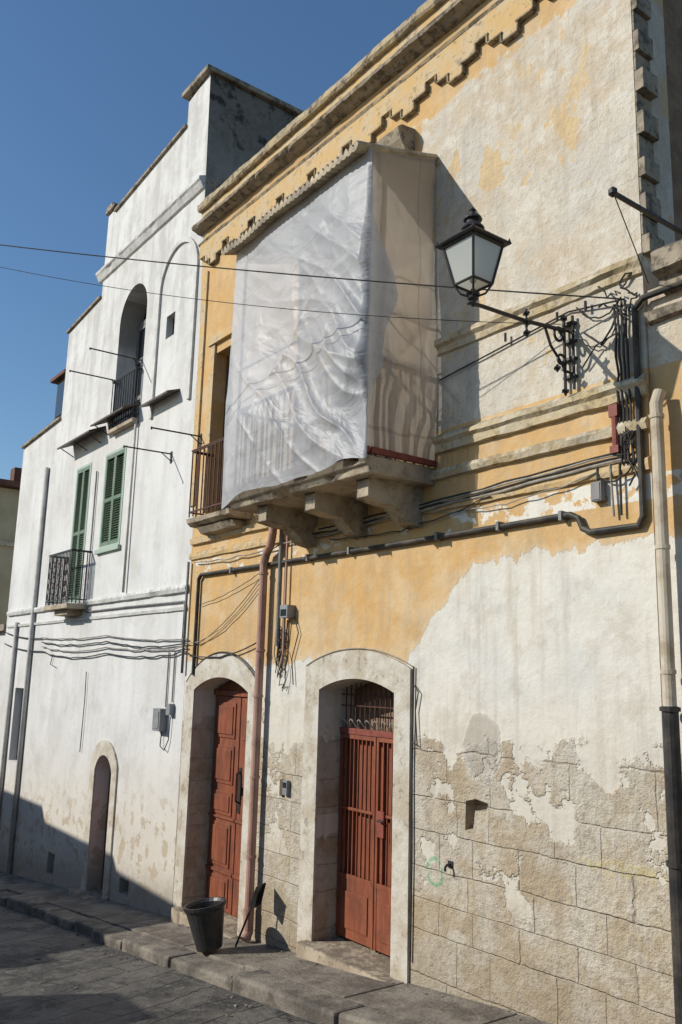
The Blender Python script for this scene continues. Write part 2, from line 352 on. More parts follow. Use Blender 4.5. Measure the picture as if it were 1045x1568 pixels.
# ================================================================== YELLOW TOWNHOUSE
yh=empty('ochre_townhouse')
XR=-3.68
m=MB(); m.prism([(-11.2,-6),(XR,-6),(XR,7.3),(-11.58,7.3),(-11.3,2)],FY,FY+.5,'facade')
wall=m.obj('facade_wall',yh); fixn(wall)
D1=arch(-10.92,-9.46,-4,-.22,-.04); D2=arch(-7.93,-6.64,-4,-.14,-.01)
W1=[(-10.88,2.16),(-9.9,2.16),(-9.9,4.72),(-10.88,4.72)]
W2=[(-7.9,2.1),(-6.75,2.1),(-6.75,4.75),(-7.9,4.75)]
HO=[(-5.68,-1.30),(-5.58,-1.27),(-5.555,-1.12),(-5.42,-1.11),(-5.40,-1.04),(-5.55,-1.02),(-5.67,-1.05)]
cut(wall,[D1,D2,W1,W2])
cut(wall,[HO],5.0,FY+.12)
m=MB(); m.prism([(-11.15,-6),(XR-.003,-6),(XR-.003,7.2),(-11.4,7.2)],FY+.47,14,'shade_side'); m.obj('building_mass',yh)
m=MB()
surround(m,arch(-10.92,-9.46,g(-10.92)-.05,-.22,-.04),arch(-11.17,-9.2,g(-11.2)-.05,-.14,.27),FY-.03,FY-.0005,'jamb')
surround(m,arch(-7.93,-6.64,-2.95,-.14,-.01),arch(-8.2,-6.40,-2.95,.10,.29),FY-.03,FY-.0005,'jamb')
m.obj('door_surrounds',yh)
m=MB()
def archline(o,y,r,k,m):
    m.tube([(x,y,z) for x,z in o],r,k,6)
archline(arch(-11.19,-9.18,g(-11.2)+1.6,-.12,.29)[1:-1],FY-.012,.012,'blackpipe',m)
archline(arch(-8.22,-6.38,-1.0,.12,.31)[1:-1],FY-.012,.008,'gcable',m)
m.tube([(-6.36,FY-.02,.12),(-6.37,FY-.02,-.9),(-6.36,FY-.02,-1.7),(-6.37,FY-.02,-2.55)],.009,'cable',6)
m.tube([(-6.36,FY-.02,-.05),(-6.28,FY-.03,-.12),(-6.32,FY-.03,-.3),(-6.29,FY-.03,-.62),(-6.36,FY-.02,-.6)],.007,'cable',6)
m.obj('door_edge_cables',yh)
m=MB()
XL=-11.58
m.mould(XL-.04,XR+.02,[(0,7.33),(.09,7.33),(.11,7.36),(.11,7.44),(.05,7.49),(-.45,7.49),(-.45,7.33)],'cornice',jit=.014)
m.mould(XL-.02,XR,[(0,7.06),(.03,7.07),(.03,7.327),(0,7.327)],'trim',jit=.008)
m.mould(XL-.06,XR+.03,[(0,6.95),(.06,6.955),(.10,6.98),(.17,7.00),(.18,7.04),(.04,7.057),(0,7.057)],'trimgrey',jit=.012)
m.mould(XL-.03,XR,[(0,6.73),(.045,6.735),(.06,6.77),(.02,6.79),(0,6.79)],'lip',jit=.010)
m.obj('roof_cornice',yh)
pat=[6.50,6.385,6.27,6.385]; w=.19; x=XL+.02; i=0; low=[]
while x<XR-.02:
    zb=pat[i%4]; x1=min(x+w,XR-.005); low+= [(x,zb),(x1,zb)]; x=x1 if x1<x+w else x+w; i+=1
poly=[low[0]]
for p in low[1:]:
    if (Vector(p)-Vector(poly[-1])).length>1e-5: poly.append(p)
m=MB(); m.prism(poly+[(poly[-1][0],6.728),(poly[0][0],6.728)],FY-.045,FY-.0005,'trim'); o=m.obj('stepped_frieze',yh); fixn(o)
m=MB(); random.seed(2)
t_=.024
for a,b in zip(poly[:-1],poly[1:]):
    if abs(a[1]-b[1])<1e-6:
        if random.random()<.92: m.box(a[0]-.004,b[0]+.004,FY-.066+random.uniform(-.006,.006),FY-.001,a[1]-t_,a[1]-.0012,'lip')
    else:
        z0,z1=sorted((a[1],b[1])); down=b[1]<a[1]
        xx=a[0]
        if down: m.box(xx-t_,xx-.0012,FY-.062,FY-.0015,z0-.001,z1-t_-.001,'lip')
        else: m.box(xx+.0052,xx+t_,FY-.062,FY-.0015,z0-.001,z1-t_-.001,'lip')
m.obj('frieze_lip',yh,bevel=.004)
m=MB()
m.mould(-6.05,XR+.01,[(0,3.24),(.03,3.25),(.04,3.31),(.075,3.34),(.08,3.385),(.0,3.43)],'trimcream',jit=.012)
m.mould(-6.2,XR+.01,[(0,2.21),(.05,2.22),(.055,2.29),(.09,2.32),(.09,2.36),(0,2.42)],'trimcream',jit=.010)
m.mould(-6.2,XR+.01,[(0,1.94),(.05,1.95),(.07,2.00),(.05,2.04),(0,2.05)],'trimcream',jit=.010)
m.mould(-11.3,XR,[(0,1.63),(.03,1.63),(.04,1.67),(.035,1.72),(0,1.74)],'trim',jit=.008)
m.mould(-11.27,-8.9,[(0,1.84),(.05,1.85),(.06,1.93),(0,1.96)],'trim',jit=.008)
for a in (-11.02,-9.9): m.box(a,a+.14,FY-.035,FY-.001,2.2,4.86,'trim')
m.box(-11.06,-9.72,FY-.06,FY-.001,4.862,4.98,'trim')
m.mould(-7.2,-6.45,[(0,5.70),(.12,5.72),(.22,5.86),(.25,5.98),(.2,6.03),(0,6.06)],'trimgrey',jit=.012)
m.box(-11.42,-11.27,FY-.03,FY-.001,2.45,6.2,'trim')
m.obj('string_courses',yh)
m=MB(); z=3.42; i=0
random.seed(3)
while z<7.2:
    h=random.uniform(.15,.22)
    e=random.uniform(.055,.09) if i%2==0 else random.uniform(.012,.025)
    m.box(XR+.001,XR+e,FY+.004,FY+.22,z,z+h-.004,'trimgrey')
    z+=h; i+=1
m.obj('toothing_stones',yh,bevel=.010)
# door 1
m=MB(); y=FY+.33
gx=-3.05
m.box(-10.93,-9.45,y,y+.05,gx,.0,'reddoor')
mid=-10.19
for (a,b) in ((-10.90,mid-.012),(mid+.012,-9.48)):
    m.box(a,b,y-.02,y-.001,gx+.02,-.30,'reddoor')
    for z0,z1 in ((-2.98,-2.62),(-2.50,-1.95),(-1.85,-1.55),(-1.45,-.95),(-.85,-.38)):
        m.box(a+.10,b-.10,y-.036,y-.021,z0,z1,'reddoor'); m.box(a+.15,b-.15,y-.05,y-.037,z0+.05,z1-.05,'reddoor')
    m.box(a,b,y-.045,y-.021,-2.58,-2.54,'reddoor'); m.box(a,b,y-.045,y-.021,-1.90,-1.87,'reddoor')
m.box(-10.93,-9.45,y-.05,y-.0215,-.29,-.22,'reddoor')
m.tube([(mid+.10,y-.03,-1.25),(mid+.10,y-.10,-1.28),(mid+.10,y-.10,-1.62),(mid+.10,y-.03,-1.65)],.013,'iron',8)
m.box(mid+.06,mid+.13,y-.045,y-.03,-1.78,-1.20,'iron')
m.obj('panelled_door',yh,bevel=.006)
m=MB(); m.box(-11.0,-9.4,FY-.14,FY+.4,-3.40,gx-.004,'slab'); m.box(-8.02,-6.55,FY-.16,FY+.4,-3.1,-2.755,'slab'); m.obj('stone_thresholds',yh,bevel=.015)
# door 2
m=MB(); y=FY+.28; zb=-2.75
m.box(-7.95,-6.62,y+.10,y+.14,zb,-.60,'reddoor')
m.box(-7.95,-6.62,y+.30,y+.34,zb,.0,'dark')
for a,b in ((-7.92,-7.29),(-7.275,-6.65)):
    for xx in (a,b-.035): m.box(xx,xx+.035,y,y+.04,zb+.02,-.62,'reddoor')
    m.box(a+.036,b-.036,y,y+.04,-.665,-.62,'reddoor')
    m.box(a+.036,b-.036,y,y+.04,-2.13,-2.08,'reddoor'); m.box(a+.036,b-.036,y+.005,y+.03,zb+.03,-2.131,'reddoor')
    m.box(a+.036,b-.036,y,y+.04,-1.42,-1.39,'reddoor')
    m.box(a+.09,b-.09,y-.008,y+.004,-2.62,-2.25,'reddoor')
    k=8
    for i in range(1,k): 
        xx=a+.03+(b-a-.06)*i/k; m.box(xx-.008,xx+.008,y+.008,y+.024,-2.08,-1.421,'reddoor'); m.box(xx-.008,xx+.008,y+.008,y+.024,-1.389,-.666,'reddoor')
m.box(-7.93,-6.64,y-.01,y+.05,-.615,-.55,'redrail'); 
for i in range(1,15):
    xx=-7.93+1.29*i/15; m.box(xx-.006,xx+.006,y+.01,y+.022,-.55,-.06,'rust')
for zz in (-.30,-.18): m.box(-7.93,-6.64,y+.005,y+.028,zz-.012,zz,'rust')
m.box(-7.22,-7.12,y-.02,y-.001,-1.62,-1.36,'redrail'); m.tube([(-7.17,y-.02,-1.45),(-7.17,y-.06,-1.45),(-7.09,y-.06,-1.45)],.012,'iron',8)
m.obj('iron_gate_door',yh,bevel=.003)
m=MB()
for i in range(9):
    xx=-7.9+i*.14; m.tube([(xx,y+.03,-.56),(xx+.04,y-.03,-.47),(xx+.07,y-.04,-.45),(xx+.10,y-.03,-.47),(xx+.135,y+.03,-.56)],.008,'gcable',5)
m.obj('gate_scrollwork',yh)
def french(m,x0,x1,z0,z1,y,k='pcb',gk='glass'):
    mid=(x0+x1)/2
    for a,b in ((x0,mid-.005),(mid+.005,x1)):
        for xx in (a,b-.07): m.box(xx,xx+.07,y,y+.05,z0,z1,k)
        for zz in (z0,z0+.7,z1-.75,z1-.08): m.box(a+.07,b-.07,y+.001,y+.049,zz,zz+.08,k)
        m.box(a+.07,b-.07,y+.02,y+.03,z0,z1,gk)
m=MB(); french(m,-10.88,-9.9,2.16,4.72,FY+.18); french(m,-7.9,-6.75,2.1,4.75,FY+.30); m.obj('french_windows',yh)
def railing(m,x0,x1,yf,yw,zb,zt,k,sp=.105,bar=.008):
    for zz in (zb+.06,zt-.02):
        m.box(x0,x1,yf,yf+.02,zz,zz+.02,k)
        m.box(x0,x0+.02,yf+.02,yw,zz,zz+.02,k); m.box(x1-.02,x1,yf+.02,yw,zz,zz+.02,k)
    m.box(x0-.008,x1+.008,yf-.008,yf+.028,zt+.001,zt+.016,k); 
    for xx in (x0-.008,x1-.028): m.box(xx,xx+.036,yf+.029,yw,zt+.001,zt+.016,k)
    n=int((x1-x0)/sp)
    for i in range(n+1):
        xx=x0+.01+(x1-x0-.02)*i/n; m.box(xx-bar,xx+bar,yf+.003,yf+.017,zb,zt-.02,k)
    n=max(2,int((yw-yf)/sp))
    for i in range(1,n):
        yy=yf+(yw-yf)*i/n
        for xx in (x0+.003,x1-.017): m.box(xx,xx+.014,yy-bar,yy+bar,zb,zt-.02,k)
bal=empty('wrought_iron_balcony'); bal.parent=yh
m=MB(); m.mould(-10.83,-9.62,[(0,2.02),(.28,2.03),(.34,2.07),(.36,2.13),(0,2.15)],'slab',jit=.008); m.mould(-10.7,-9.75,[(0,1.90),(.18,1.93),(.25,2.015),(0,2.015)],'slab',jit=.008)
m.obj('slab',bal)
m=MB(); railing(m,-10.80,-9.65,FY-.34,FY,2.16,3.12,'rust'); m.obj('railing',bal)

# ================================================================== TARPAULIN BALCONY
tb=empty('tarpaulin_covered_balcony')
BX0,BX1,BY=-8.69,-6.09,4.81
m=MB()
m.mould(BX0,BX1,[(0,1.90),(.84,1.90),(.86,1.96),(.90,1.98),(.90,2.07),(0,2.08)],'slab',jit=.008)
for cx in (-8.2,-7.25,-6.36):
    w=.095
    v=[(FY,1.50),(FY-.18,1.53),(FY-.36,1.68),(FY-.50,1.69),(FY-.70,1.72),(FY-.70,1.895),(FY,1.895)]
    n=len(v); vv=[(cx-w,a,b) for a,b in v]+[(cx+w,a,b) for a,b in v]
    m.add(vv,[list(range(n)),list(range(2*n-1,n-1,-1))]+[(i,(i+1)%n,(i+1)%n+n,i+n) for i in range(n)],'slab')
m.obj('stone_slab_and_brackets',tb,bevel=.012)
m=MB(); railing(m,BX0+.06,BX1-.03,BY+.03,FY,2.085,3.08,'rust',.11,.009)
m.box(BX0+.04,BX1+.03,BY-.01,BY+.025,2.085,2.14,'redrail'); m.box(BX1-.01,BX1+.035,BY+.046,FY-.01,2.085,2.14,'redrail')
m.obj('balcony_railing',tb)
m=MB()
for x,yy in ((BX1-.03,BY+.07),(BX0+.03,BY+.07),(BX1-.03,FY-.05),(-7.4,BY+.07)): m.tube([(x,yy,2.09),(x,yy,5.22)],.02,'greypipe',8)
m.tube([(BX1-.03,BY+.04,5.20),(BX1-.03,FY,5.44)],.02,'greypipe'); m.tube([(BX0,BY+.04,5.16),(BX1,BY+.04,5.20)],.02,'greypipe')
m.tube([(BX1-.03,BY+.04,3.6),(BX1-.03,FY,3.6)],.012,'greypipe'); m.tube([(BX0,BY+.04,3.6),(BX1,BY+.04,3.6)],.012,'greypipe')
m.obj('scaffold_frame',tb,smooth=True)
v=[];f=[];nx=330;ny=6
x0,x1=BX0-.14,BX1+.03
for j in range(ny+1):
    t=j/ny; yy=BY-.20+(FY-BY+.20)*t
    for i in range(nx+1):
        xx=x0+(x1-x0)*i/nx
        v.append((xx,yy,5.235+.30*t+.026*math.sin(xx*2*math.pi/.085)-.06*(1-i/nx)*(1-t)+.03*mn.noise(Vector((xx*1.5,t,0)))))
for j in range(ny):
    for i in range(nx):
        a=j*(nx+1)+i; f.append((a,a+1,a+nx+2,a+nx+1))
m=MB(); m.add(v,f,'corr'); o=m.obj('ribbed_roof',tb); sd=o.modifiers.new('s','SOLIDIFY'); sd.thickness=.05
def ridge(p): return 1-min(1,abs(mn.noise(p))*2.2)
def fold(s,z,seed=0):
    a=(s*.75-z*.66); b=(s*.66+z*.75)
    h=mn.noise(Vector((s*.55,z*.5,seed)))*.12
    wv=mn.noise(Vector((s*.8,z*.8,seed+3)))*.4
    k=.30+.70*min(1,max(0,(4.2-z)/1.0)); kr=.6+.7*min(1,max(0,(s-1.0)/1.4))
    h+=ridge(Vector((a*.40+wv,b*1.0+wv*.6,seed+4)))**2*.075*k*kr
    h+=ridge(Vector((a*.35+wv*.8,b*2.1-wv,seed+19)))**3*.060*k*kr
    h+=ridge(Vector((a*1.0+wv,b*.45-wv,seed+7)))**2*.040*k
    h+=ridge(Vector((a*1.0-wv*.7,b*2.4+wv,seed+12)))**2*.014
    h+=mn.noise(Vector((s*2.0,z*9,seed+2)))*.006
    return h
L=BX1-BX0+.02
v=[];f=[];nu,nz=230,250
for j in range(nz+1):
    t=j/nz
    for i in range(nu+1):
        u=i/nu
        zt=5.20+.02*u; zb=2.00+.025*math.sin(u*9)+.05*mn.noise(Vector((u*6,0,3)))-.10*math.exp(-((u-0.0)/.10)**2)
        z=zb+(zt-zb)*t
        wrap=.02+.34*math.exp(-((z-3.75)/.50)**2)+.14*math.exp(-((z-3.0)/.25)**2)+.03*mn.noise(Vector((0,z*5,9)))
        s_=u*(L+wrap)
        amp=math.sin(math.pi*min(1,max(0,t*.95+.05)))**.5
        amp*=min(1,(1-u)*6+.35)*min(1,u*4+.15)
        d=fold(s_,z)*amp*1.15+.10*amp*math.exp(-((z-2.7)/.5)**2)*math.sin(math.pi*u)**.7
        d=max(d,-.02)
        if s_<=L: p=(BX0-.02+s_-.05*math.exp(-((u)/.05)**2)*(1-t),BY-.04-d,z)
        else: p=(BX1+.045+d*.3,BY-.04+(s_-L)-d*.2,z)
        v.append(p)
for j in range(nz):
    for i in range(nu):
        a=j*(nu+1)+i; f.append((a,a+1,a+nu+2,a+nu+1))
m=MB(); m.add(v,f,'tarp'); m.obj('front_tarpaulin',tb,smooth=True)
def side(xc,sgn,name,k,seed):
    v=[];f=[];nu,nz=60,150
    for j in range(nz+1):
        t=j/nz
        for i in range(nu+1):
            u=i/nu; yy=BY-.03+(FY-.01-BY)*u
            zb=2.12+.02*mn.noise(Vector((u*5,1,seed))); zt=5.20+.28*u
            z=zb+(zt-zb)*t; amp=.25+.75*math.sin(math.pi*t)
            d=fold(u*1.6,z,seed)*.6*amp+.02*math.sin(z*1.5+u*4)*amp
            v.append((xc+sgn*(d+.01),yy,z))
    for j in range(nz):
        for i in range(nu):
            a=j*(nu+1)+i; f.append((a,a+1,a+nu+2,a+nu+1))
    m=MB(); m.add(v,f,k); m.obj(name,tb,smooth=True)
side(BX1+.0,1,'side_sheet','tarp2',21); side(BX0-.02,-1,'far_side_sheet','tarp2',33)

# ================================================================== WHITE TOWNHOUSE
wh=empty('white_townhouse')
m=MB()
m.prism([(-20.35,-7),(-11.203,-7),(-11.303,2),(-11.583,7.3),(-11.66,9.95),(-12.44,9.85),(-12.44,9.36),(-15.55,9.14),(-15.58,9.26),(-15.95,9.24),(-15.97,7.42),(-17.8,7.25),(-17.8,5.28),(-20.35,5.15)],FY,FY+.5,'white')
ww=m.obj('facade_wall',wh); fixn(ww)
AW=arch(-14.85,-13.62,4.35,6.45,7.065); SW=[(-12.74,5.52),(-12.42,5.52),(-12.42,5.93),(-12.74,5.93)]
WD=arch(-14.32,-13.6,-6,-1.62,-1.36)
V1=[(-15.0,2.16),(-14.05,2.16),(-14.05,3.95),(-15.0,3.95)]; V2=[(-16.5,1.25),(-15.72,1.25),(-15.72,3.95),(-16.5,3.95)]
H1=[(-16.3,-3.62),(-15.95,-3.62),(-15.95,-3.25),(-16.3,-3.25)]; H2=[(-13.05,-3.30),(-12.7,-3.30),(-12.7,-3.08),(-13.05,-3.08)]
LW=[(-19.2,-1.9),(-18.6,-1.9),(-18.6,-.4),(-19.2,-.4)]
cut(ww,[AW,SW,WD,V1,V2,H1,H2,LW])
m=MB(); m.prism([(-20.3,-7),(-11.25,-7),(-11.5,4.9),(-20.3,4.9)],FY+.47,14,'white')
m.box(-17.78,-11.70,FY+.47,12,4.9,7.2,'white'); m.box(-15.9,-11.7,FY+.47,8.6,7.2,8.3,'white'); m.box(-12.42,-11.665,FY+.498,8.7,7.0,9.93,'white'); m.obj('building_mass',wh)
m=MB()
m.box(-12.55,-11.58,FY-.10,8.8,9.955,10.05,'trimgrey')
m.obj('tower_coping',wh,bevel=.015)
def strip(m,x0,z0,x1,z1,h,p,k,yb=.4):
    v=[(x0,FY-p,z0),(x1,FY-p,z1),(x1,FY-p,z1+h),(x0,FY-p,z0+h),(x0,FY+yb,z0),(x1,FY+yb,z1),(x1,FY+yb,z1+h),(x0,FY+yb,z0+h)]
    m.add(v,[(0,1,2,3),(5,4,7,6),(4,0,3,7),(1,5,6,2),(3,2,6,7),(4,5,1,0)],k)
m=MB()
strip(m,-15.55,9.142,-12.442,9.362,.05,.05,'trimgrey'); strip(m,-16.0,9.262,-15.54,9.272,.06,.06,'trimgrey'); strip(m,-17.86,7.26,-15.975,7.43,.045,.05,'trimgrey'); strip(m,-20.4,5.155,-17.805,5.285,.05,.06,'trimgrey')
m.box(-16.05,-15.75,FY-.02,FY+.3,9.34,9.46,'trimgrey')
m.obj('parapet_copings',wh)
m=MB()
m.mould(-16.1,-11.60,[(0,7.78),(.04,7.80),(.09,7.90),(.12,7.93),(.12,7.98),(0,8.03)],'whitetrim',jit=.008)
m.box(-11.66+.0,-11.60,FY+.001,FY+.5,7.80,7.97,'trimgrey')
m.mould(-20.2,-11.32,[(0,1.16),(.05,1.17),(.07,1.23),(.05,1.27),(0,1.28)],'whitetrim',jit=.006)
m.mould(-20.2,-11.32,[(0,.90),(.03,.905),(.04,.95),(0,.96)],'whitetrim',jit=.006)
surround(m,arch(-13.02,-11.72,4.2,6.48,7.10),arch(-13.10,-11.64,4.2,6.48,7.18),FY-.04,FY-.0005,'whitetrim')
surround(m,arch(-14.32,-13.6,g(-14.3)-.1,-1.62,-1.36),arch(-14.52,-13.40,g(-14.5)-.1,-1.5,-1.12),FY-.03,FY-.0005,'jamb')
m.obj('plaster_mouldings',wh)
m=MB()
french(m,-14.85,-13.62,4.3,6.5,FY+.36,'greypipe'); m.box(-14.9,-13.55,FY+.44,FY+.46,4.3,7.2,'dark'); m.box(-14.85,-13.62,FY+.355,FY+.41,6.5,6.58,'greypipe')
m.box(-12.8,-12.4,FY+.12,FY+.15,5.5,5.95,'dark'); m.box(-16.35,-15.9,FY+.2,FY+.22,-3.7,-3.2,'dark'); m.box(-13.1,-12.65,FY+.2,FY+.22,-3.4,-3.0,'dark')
m.box(-19.2,-18.6,FY+.15,FY+.2,-1.9,-.4,'greypipe')
m.obj('window_panes',wh)
def shutter(m,x0,x1,z0,z1,y=FY+.02):
    fr=.05
    m.box(x0,x0+fr,y-.03,y+.03,z0,z1,'greenframe'); m.box(x1-fr,x1,y-.03,y+.03,z0,z1,'greenframe')
    m.box(x0+fr,x1-fr,y-.03,y+.03,z1-fr,z1,'greenframe'); m.box(x0+fr,x1-fr,y-.03,y+.03,z0,z0+fr,'greenframe')
    mid=(x0+x1)/2
    for a,b in ((x0+fr+.004,mid-.003),(mid+.003,x1-fr-.004)):
        for xx in(a,b-.045): m.box(xx,xx+.045,y-.028,y+.01,z0+fr+.004,z1-fr-.004,'green')
        for zz in (z0+fr+.004,(z0+z1)/2-.03,z1-fr-.064): m.box(a+.045,b-.045,y-.027,y+.009,zz,zz+.06,'green')
        zz=z0+.13
        while zz<z1-.14:
            R=Matrix.Rotation(math.radians(35),3,'X'); m.box(a+.045,b-.045,y-.03,y+.012,zz,zz+.007,'green',R); zz+=.045
    m.box(x0,x1,y+.06,y+.08,z0,z1,'dark')
m=MB(); shutter(m,-15.0,-14.05,2.16,3.95); shutter(m,-16.5,-15.72,1.27,3.95)
m.box(-15.06,-13.98,FY-.06,FY-.001,2.08,2.155,'greenframe')
m.obj('green_louvred_shutters',wh)
m=MB()
for a,b,z in ((-16.9,-15.15,4.42),(-15.10,-13.6,4.50)):
    v=[(a,FY-.32,z-.05),(b,FY-.32,z-.05),(b,FY-.001,z+.10),(a,FY-.001,z+.10)]; v+=[(x,y,q+.035) for x,y,q in v]
    m.add(v,[(3,2,1,0),(4,5,6,7),(0,1,5,4),(1,2,6,5),(3,0,4,7)],'tin')
    for i in range(3):
        xx=a+.15+(b-a-.3)*i/2; m.tube([(xx,FY-.28,z-.05),(xx,FY-.01,z-.18)],.010,'iron',6)
v=[(-13.1,FY-.22,4.36),(-12.05,FY-.22,4.36),(-12.05,FY-.001,4.44),(-13.1,FY-.001,4.44)]; v+=[(x,y,q+.035) for x,y,q in v]
m.add(v,[(3,2,1,0),(4,5,6,7),(0,1,5,4),(1,2,6,5),(3,0,4,7)],'tin')
m.obj('sheet_canopies',wh)
m=MB(); m.box(-16.6,-15.3,FY-.40,FY-.001,1.10,1.19,'slab'); m.box(-16.3,-15.6,FY-.28,FY-.001,1.0,1.098,'slab'); m.box(-14.7,-13.6,FY-.13,FY-.001,4.26,4.34,'slab'); m.obj('balcony_slabs',wh,bevel=.01)
m=MB(); railing(m,-16.57,-15.33,FY-.38,FY,1.20,2.16,'iron',.075,.008)
for i in range(6):
    for j in range(4):
        cx=-16.45+i*.2; cz=1.36+j*.2
        m.tube([(cx+.07*math.cos(a*math.pi/4),FY-.375,cz+.07*math.sin(a*math.pi/4)) for a in range(9)],.006,'rust',4)
railing(m,-14.68,-13.62,FY-.12,FY,4.35,5.25,'iron',.1,.008); m.obj('balcony_railings',wh)
m=MB(); y=FY+.24
m.box(-14.33,-13.59,y,y+.04,-3.75,-1.3,'reddoor')
for a,b in ((-14.29,-13.97),(-13.95,-13.63)):
    for z0,z1 in ((-3.5,-2.95),(-2.85,-2.3),(-2.2,-1.8)): m.box(a+.05,b-.05,y-.02,y-.001,z0,z1,'reddoor')
m.tube([(-13.9,y-.05,-2.5),(-13.9,y-.05,-2.7)],.015,'iron'); m.obj('arched_street_door',wh,bevel=.005)
m=MB(); m.box(-14.55,-13.35,FY-.22,FY+.25,-4.2,-3.52,'slab'); m.obj('door_step',wh,bevel=.015)
m=MB()
def vp(x,z0,z1,r,k,y=FY-.05): m.tube([(x,y,z0),(x,y,z1)],r,k,10)
vp(-18.3,g(-18.3),4.3,.05,'wpipe'); vp(-19.4,g(-19.4),1.0,.045,'wpipe')
vp(-13.62,1.3,4.3,.022,'wpipe'); m.tube([(-15.35,FY-.03,3.7),(-15.35,FY-.03,1.05),(-13.6,FY-.03,1.05),(-11.4,FY-.03,1.03),(-11.36,FY-.03,1.0),(-11.36,FY-.03,.4)],.016,'greypipe',6)
vp(-11.28,-.0,1.6,.02,'greypipe')
m.obj('service_pipes',wh,smooth=True)
for i,(x,z,l) in enumerate(((-13.66,5.42,.95),(-14.6,5.28,.95),(-11.22,3.50,.8),(-12.2,3.42,.8))):
    m=MB(); m.tube([(x,FY,z),(x,FY-l,z-.02)],.012,'iron',6); m.tube([(x,FY,z-.12),(x,FY-.18,z-.005)],.008,'iron',5)
    m.box(x-.03,x+.03,FY-.012,FY-.0006,z-.15,z+.04,'iron'); m.lathe((x,FY-l,z-.05),[(.004,0),(.016,.012),(.016,.035),(.004,.05)],'iron',8)
    m.obj('clothesline_rod')
m=MB(); m.box(-12.0,-11.76,FY-.12,FY-.001,-.84,-.52,'box'); m.box(-11.97,-11.79,FY-.13,FY-.1205,-.8,-.56,'box'); m.box(-11.66,-11.54,FY-.08,FY-.001,-.60,-.44,'box')
m.tube([(-11.8,FY-.02,.3),(-11.8,FY-.02,-.5)],.012,'gcable'); m.tube([(-11.6,FY-.02,.3),(-11.6,FY-.02,-.42)],.012,'gcable')
m.tube([(-11.86,FY-.03,-.86),(-11.84,FY-.05,-1.05),(-11.7,FY-.05,-1.1),(-11.62,FY-.03,-.95),(-11.6,FY-.03,-.62)],.008,'cable'); m.obj('electric_meter_box',None,bevel=.006)

# ================================================================== NEIGHBOUR RIGHT
nh=empty('neighbouring_house')
m=MB(); m.prism([(XR+.003,-6),(8,-6),(8,3.1),(XR+.003,3.1)],FY+.03,FY+.5,'facade'); m.obj('facade_wall',nh)
m=MB(); m.box(XR+.003,8,FY+.52,14,-6,3.05,'shade_side'); m.obj('building_mass',nh)
m=MB(); m.mould(XR+.18,8,[(-.028,3.0),(.05,3.02),(.06,3.10),(.16,3.14),(.16,3.30),(.10,3.34),(-.4,3.34),(-.4,3.0)],'trimgrey',jit=.012)
m.mould(XR+.03,8,[(-.028,2.80),(.03,2.81),(.05,2.88),(-.028,2.92)],'trimgrey',jit=.01); m.obj('roof_cornice',nh)

# ================================================================== WALL LANTERN
wl=empty('wall_lantern'); LX,LY=-4.39,4.5
m=MB(); q=math.pi/4
m.lathe((LX,LY,0),[(.015,2.86),(.02,2.90),(.045,2.92),(.03,2.945),(.055,2.965),(.02,2.985),(.02,3.0)],'iron',12)
r2=2**.5
def sq(z,h): return [(LX-h,LY-h,z),(LX+h,LY-h,z),(LX+h,LY+h,z),(LX-h,LY+h,z)]
bt,tt=.105,.165; zb,zt=3.04,3.36
B=sq(zb,bt); T=sq(zt,tt)
for i in range(4):
    m.tube([B[i],T[i]],.011,'iron',6); m.tube([B[i],B[(i+1)%4]],.011,'iron',6); m.tube([T[i],T[(i+1)%4]],.014,'iron',6)
    b=Vector(B[i]); c=Vector((LX,LY,2.95))
    m.tube([b,b.lerp(c,.35)+Vector((0,0,-.045)),b.lerp(c,.75)+Vector((0,0,-.03)),c],.009,'iron',6)
m.lathe((LX,LY,0),[(.205*r2,3.365),(.215*r2,3.375),(.20*r2,3.395),(.13*r2,3.445),(.075*r2,3.475),(.07*r2,3.50)],'iron',4,q)
m.lathe((LX,LY,0),[(.085,3.50),(.095,3.51),(.085,3.53),(.055,3.56),(.05,3.585),(.075,3.59),(.07,3.61),(.025,3.64),(.02,3.66),(.03,3.675),(.008,3.70)],'iron',14)
for p in sq(3.375,.2): m.lathe((p[0],p[1],p[2]),[(.006,-.01),(.016,.008),(.008,.03),(.002,.045)],'iron',8)
m.obj('lantern_frame',wl)
m=MB()
B=sq(zb+.005,bt-.006); T=sq(zt-.005,tt-.006); v=B+T
m.add(v,[(i,(i+1)%4,4+(i+1)%4,4+i) for i in range(4)],'lglass'); m.lathe((LX,LY,0),[(.02,3.06),(.045,3.12),(.05,3.2),(.02,3.24)],'lglass',10); m.obj('lantern_glass',wl)
m=MB()
def spiral(c,r0,r1,turns,a0,n=28):
    pts=[]
    for i in range(n+1):
        t=i/n; a=a0+turns*2*math.pi*t; r=r0+(r1-r0)*t
        pts.append((c[0],c[1]+r*math.cos(a),c[2]+r*math.sin(a)))
    return pts
az=2.90
m.tube([(LX,LY-.06,az-.04),(LX,LY-.02,az-.02),(LX,LY+.1,az-.01),(LX,LY+.6,az+.01),(LX,FY-.13,az+.06)],[.008,.017,.017,.018,.018],'iron',8)
def leaf(c,s_=.03):
    for a in range(4):
        d=Vector((0,math.cos(a*math.pi/2),math.sin(a*math.pi/2))); c_=Vector(c); m.tube([c_,c_+d*s_,c_+d*s_*1.7],[.008,.015,.003],'iron',6)
    m.tube([Vector(c)-Vector((.03,0,0)),Vector(c)+Vector((.03,0,0))],.012,'iron',6)
leaf((LX,LY+.62,az)); leaf((LX,LY+.62,az-.09),.022); leaf((LX,LY+.62,az+.08),.018); m.tube([(LX,LY+.62,az-.13),(LX,LY+.62,az+.12)],.009,'iron')
m.tube(spiral((LX,FY-.17,az+.0),.075,.03,1.15,math.pi*.2),.013,'iron',6)
